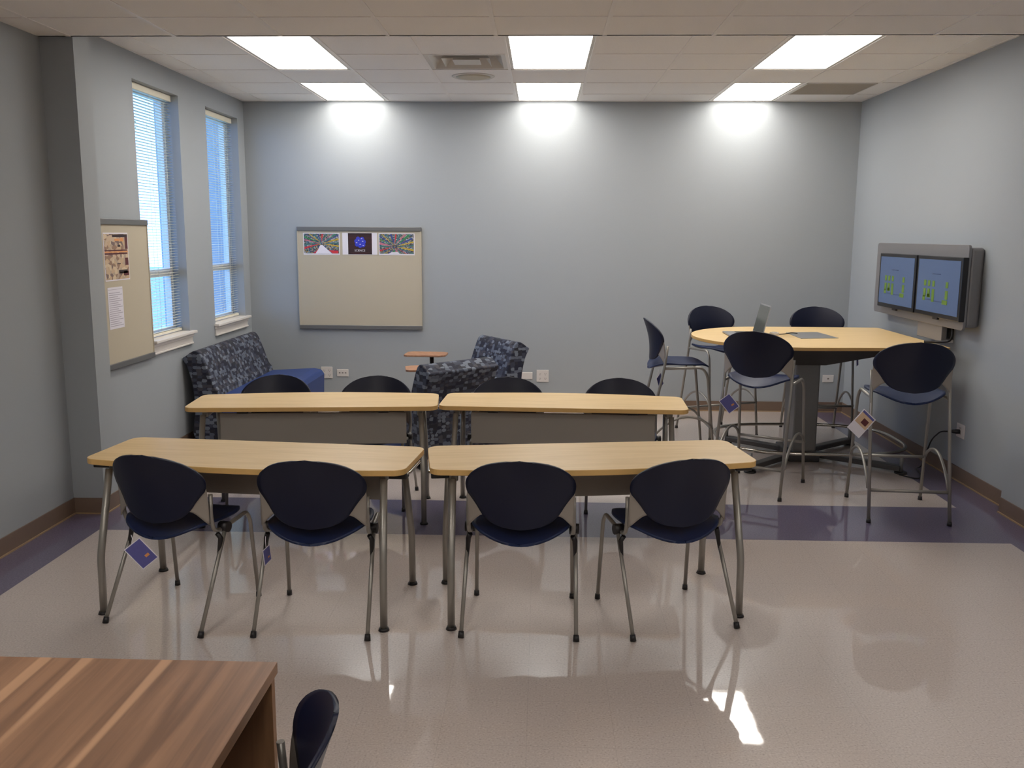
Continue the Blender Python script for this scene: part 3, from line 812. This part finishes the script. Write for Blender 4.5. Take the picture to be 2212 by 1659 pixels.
# ------------------------------------------------------------------ wall outlets
def outlet(x, z, w_, h_, label, kind, wall='back', plug=False):
    if wall == 'back': e = empty('wall_outlet', (x, YB, z), 0, label, 'wall outlet', 'white wall outlet plates')
    else: e = empty('wall_outlet', (XR, x, z), math.radians(-90), label, 'wall outlet', 'white wall outlet plates')
    MB().box(-w_/2, w_/2, -.008, 0, -h_/2, h_/2).build('cover_plate', M['outlet'], e, bevel=.003)
    m = MB()
    if kind == 'quad':
        for cx_ in (-.027, .027):
            for cz_ in (-.024, .024):
                m.box(cx_-.009, cx_-.006, -.0095, -.008, cz_-.006, cz_+.007); m.box(cx_+.006, cx_+.009, -.0095, -.008, cz_-.006, cz_+.007); m.box(cx_-.003, cx_+.003, -.0095, -.008, cz_-.015, cz_-.009)
    elif kind == 'data':
        for cx_ in (-.03, 0, .03): m.box(cx_-.008, cx_+.008, -.0095, -.008, -.005, .005)
    elif kind == 'one': m.box(-.008, .008, -.0095, -.008, -.007, .007)
    elif kind == 'duplex':
        for cz_ in (-.02, .02): m.box(-.009, -.006, -.0095, -.008, cz_-.006, cz_+.007); m.box(.006, .009, -.0095, -.008, cz_-.006, cz_+.007)
    if m.v: m.build('socket', M['slot'], e)
    return e
outlet(-2.148, .349, .114, .116, 'square white four socket outlet left of the data plate, by the loveseat', 'quad')
outlet(-1.988, .348, .116, .074, 'small white data plate beside the outlet near the loveseat', 'data')
outlet(-.137, .337, .116, .069, 'blank white plate right of the far patterned armchair', 'blank')
outlet(.023, .335, .121, .121, 'square white four socket outlet right of the blank plate', 'quad')
outlet(2.848, .337, .109, .073, 'white single port plate behind the high table', 'one')
outlet(6.43, .362, .12, .10, 'white outlet low on the right wall with a black plug in it', 'duplex', 'right')
pc = empty('power_cord', (XR-.0085, 6.44, .355), 0, 'black power cord plugged into the right wall outlet', 'power cord')
MB().tube([(0, 0, 0), (-.02, .0, 0), (-.05, .01, 0), (-.06, .012, -.002)], [.017, .017, .012, .006], 12).build('plug', M['black'], pc)
MB().tube(rounded([(-.058, .012, -.002), (-.11, .05, -.01), (-.12, .16, -.09), (-.10, .28, -.22), (-.11, .33, -.347), (-.16, .30, -.349), (-.19, .12, -.349), (-.27, -.03, -.349), (-.36, .10, -.349)], .08, 6), .005, 8).build('cord', M['black'], pc)

# ------------------------------------------------------------------ lounge seating
def smooth_poly(P, n=4):
    """Catmull-Rom closed smoothing of (y,z) outline"""
    out = []
    N = len(P)
    for i in range(N):
        p0, p1, p2, p3 = [Vector(P[(i+k-1) % N]) for k in range(4)]
        for j in range(n):
            t = j/n
            out.append(tuple(.5*((2*p1)+(-p0+p2)*t+(2*p0-5*p1+4*p2-p3)*t*t+(-p0+3*p1-3*p2+p3)*t**3)))
    return out
BACK = [(-.33, .07), (-.315, .30), (-.325, .50), (-.36, .65), (-.398, .725), (-.375, .745), (-.31, .788), (-.255, .772), (-.205, .66), (-.15, .50), (-.11, .42), (-.10, .07)]
def lounge(name, W_, label, cat, group, tablet=None):
    e = empty(name, (0, 0, 0), 0, label, cat, group)
    MB().prism(smooth_poly(BACK, 3), -W_/2, W_/2, 0, 'x').build('back', M['pattern'], e, bevel=.018, seg=3)
    SEAT = [(-.13, .10), (-.13, .42), (.30, .445), (.37, .43), (.395, .39), (.385, .10)]
    MB().prism(SEAT, -W_/2+.005, W_/2-.005, 0, 'x').build('seat', M['blue'], e, bevel=.022, seg=3)
    MB().box(-W_/2+.04, W_/2-.04, -.30, .34, .025, .10).build('plinth', M['black'], e)
    for sx in (-1, 1):
        for sy in (-.27, .31): MB().cyl((sx*(W_/2-.07), sy), .025, 0, .03, 14).build('foot', M['black'], e)
    if tablet:
        s, ty, tz, ox, oy, tr = tablet
        o = MB().tube([(s*(W_/2-.02), ty, .40), (s*(W_/2-.01), ty, tz-.02)], .019, 12).build('tablet_post', M['black'], e)
        p = [(-.19, -.10), (-.16, -.13), (.14, -.13), (.19, -.08), (.19, .09), (.15, .13), (-.15, .13), (-.19, .09)]
        t = MB().prism(p, 0, .018, 0, 'z'); t.xf(Matrix.Translation((s*(W_/2-.02)+ox, ty+oy, tz-.018)) @ Matrix.Rotation(math.radians(tr), 4, 'Z'))
        t.build('writing_tablet', M['oak'], e, bevel=.004)
    return e
M['oak'] = wood('oak_tablet', lin(150, 108, 82), lin(172, 128, 98), (3, 20, 20), .45)
lv = lounge('loveseat', 1.50, 'patterned loveseat with blue seat along the left wall under the windows', 'loveseat', None)
lv.location = (-2.487, 7.90, 0); lv.rotation_euler = (0, 0, math.radians(-90))
a2 = lounge('lounge_chair', .69, 'patterned lounge chair with blue seat, near the back wall and farther right', 'armchair', 'patterned lounge chairs', (1, .24, .648, .02, .05, -125))
a2.location = (-.62, 8.10, 0); a2.rotation_euler = (0, 0, math.radians(122.3))
a3 = lounge('lounge_chair', .68, 'patterned lounge chair seen from behind, just behind the second row of tables', 'armchair', 'patterned lounge chairs', (1, .20, .662, -.15, .06, -35))
a3.location = (-.84, 6.95, 0); a3.rotation_euler = (0, 0, math.radians(45))

# ------------------------------------------------------------------ walnut desk
dk = empty('desk', (-1.508, 1.42, 0), 0, 'walnut desk in the bottom left corner of the picture', 'desk')
MB().box(-.9, .9, -.55, .55, .709, .737).build('desktop', M['walnut'], dk, bevel=.0015)
MB().box(-.885, .893, .522, .546, 0, .709).build('end_panel', [M['walnutedge']], dk, bevel=.001)
MB().box(-.885, .893, -.546, -.522, 0, .709).build('end_panel', [M['walnutedge']], dk, bevel=.001)
MB().box(-.30, -.28, -.522, .522, .12, .709).build('modesty_panel', M['walnutdark'], dk)

# ------------------------------------------------------------------ world and colour management
wd = bpy.data.worlds.new('world'); bpy.context.scene.world = wd; wd.use_nodes = True
nt = wd.node_tree; bg = nt.nodes['Background']
tc = nt.nodes.new('ShaderNodeTexCoord'); sx = nt.nodes.new('ShaderNodeSeparateXYZ'); cr = nt.nodes.new('ShaderNodeValToRGB')
nt.links.new(tc.outputs['Generated'], sx.inputs[0]); nt.links.new(sx.outputs[2], cr.inputs[0]); nt.links.new(cr.outputs[0], bg.inputs[0])
cr.color_ramp.elements[0].position = 0; cr.color_ramp.elements[0].color = (.26, .50, 1, 1)
cr.color_ramp.elements[1].position = .6; cr.color_ramp.elements[1].color = (.22, .42, .95, 1)
bg.inputs[1].default_value = 7.0
scn = bpy.context.scene
scn.view_settings.view_transform = 'Standard'; scn.view_settings.look = 'None'
scn.view_settings.exposure = -.15; scn.view_settings.gamma = 1; scn.view_settings.use_curve_mapping = False
scn.cycles.max_bounces = 8; scn.cycles.diffuse_bounces = 5; scn.cycles.glossy_bounces = 4
scn.cycles.caustics_reflective = False; scn.cycles.caustics_refractive = False
scn.cycles.use_denoising = True
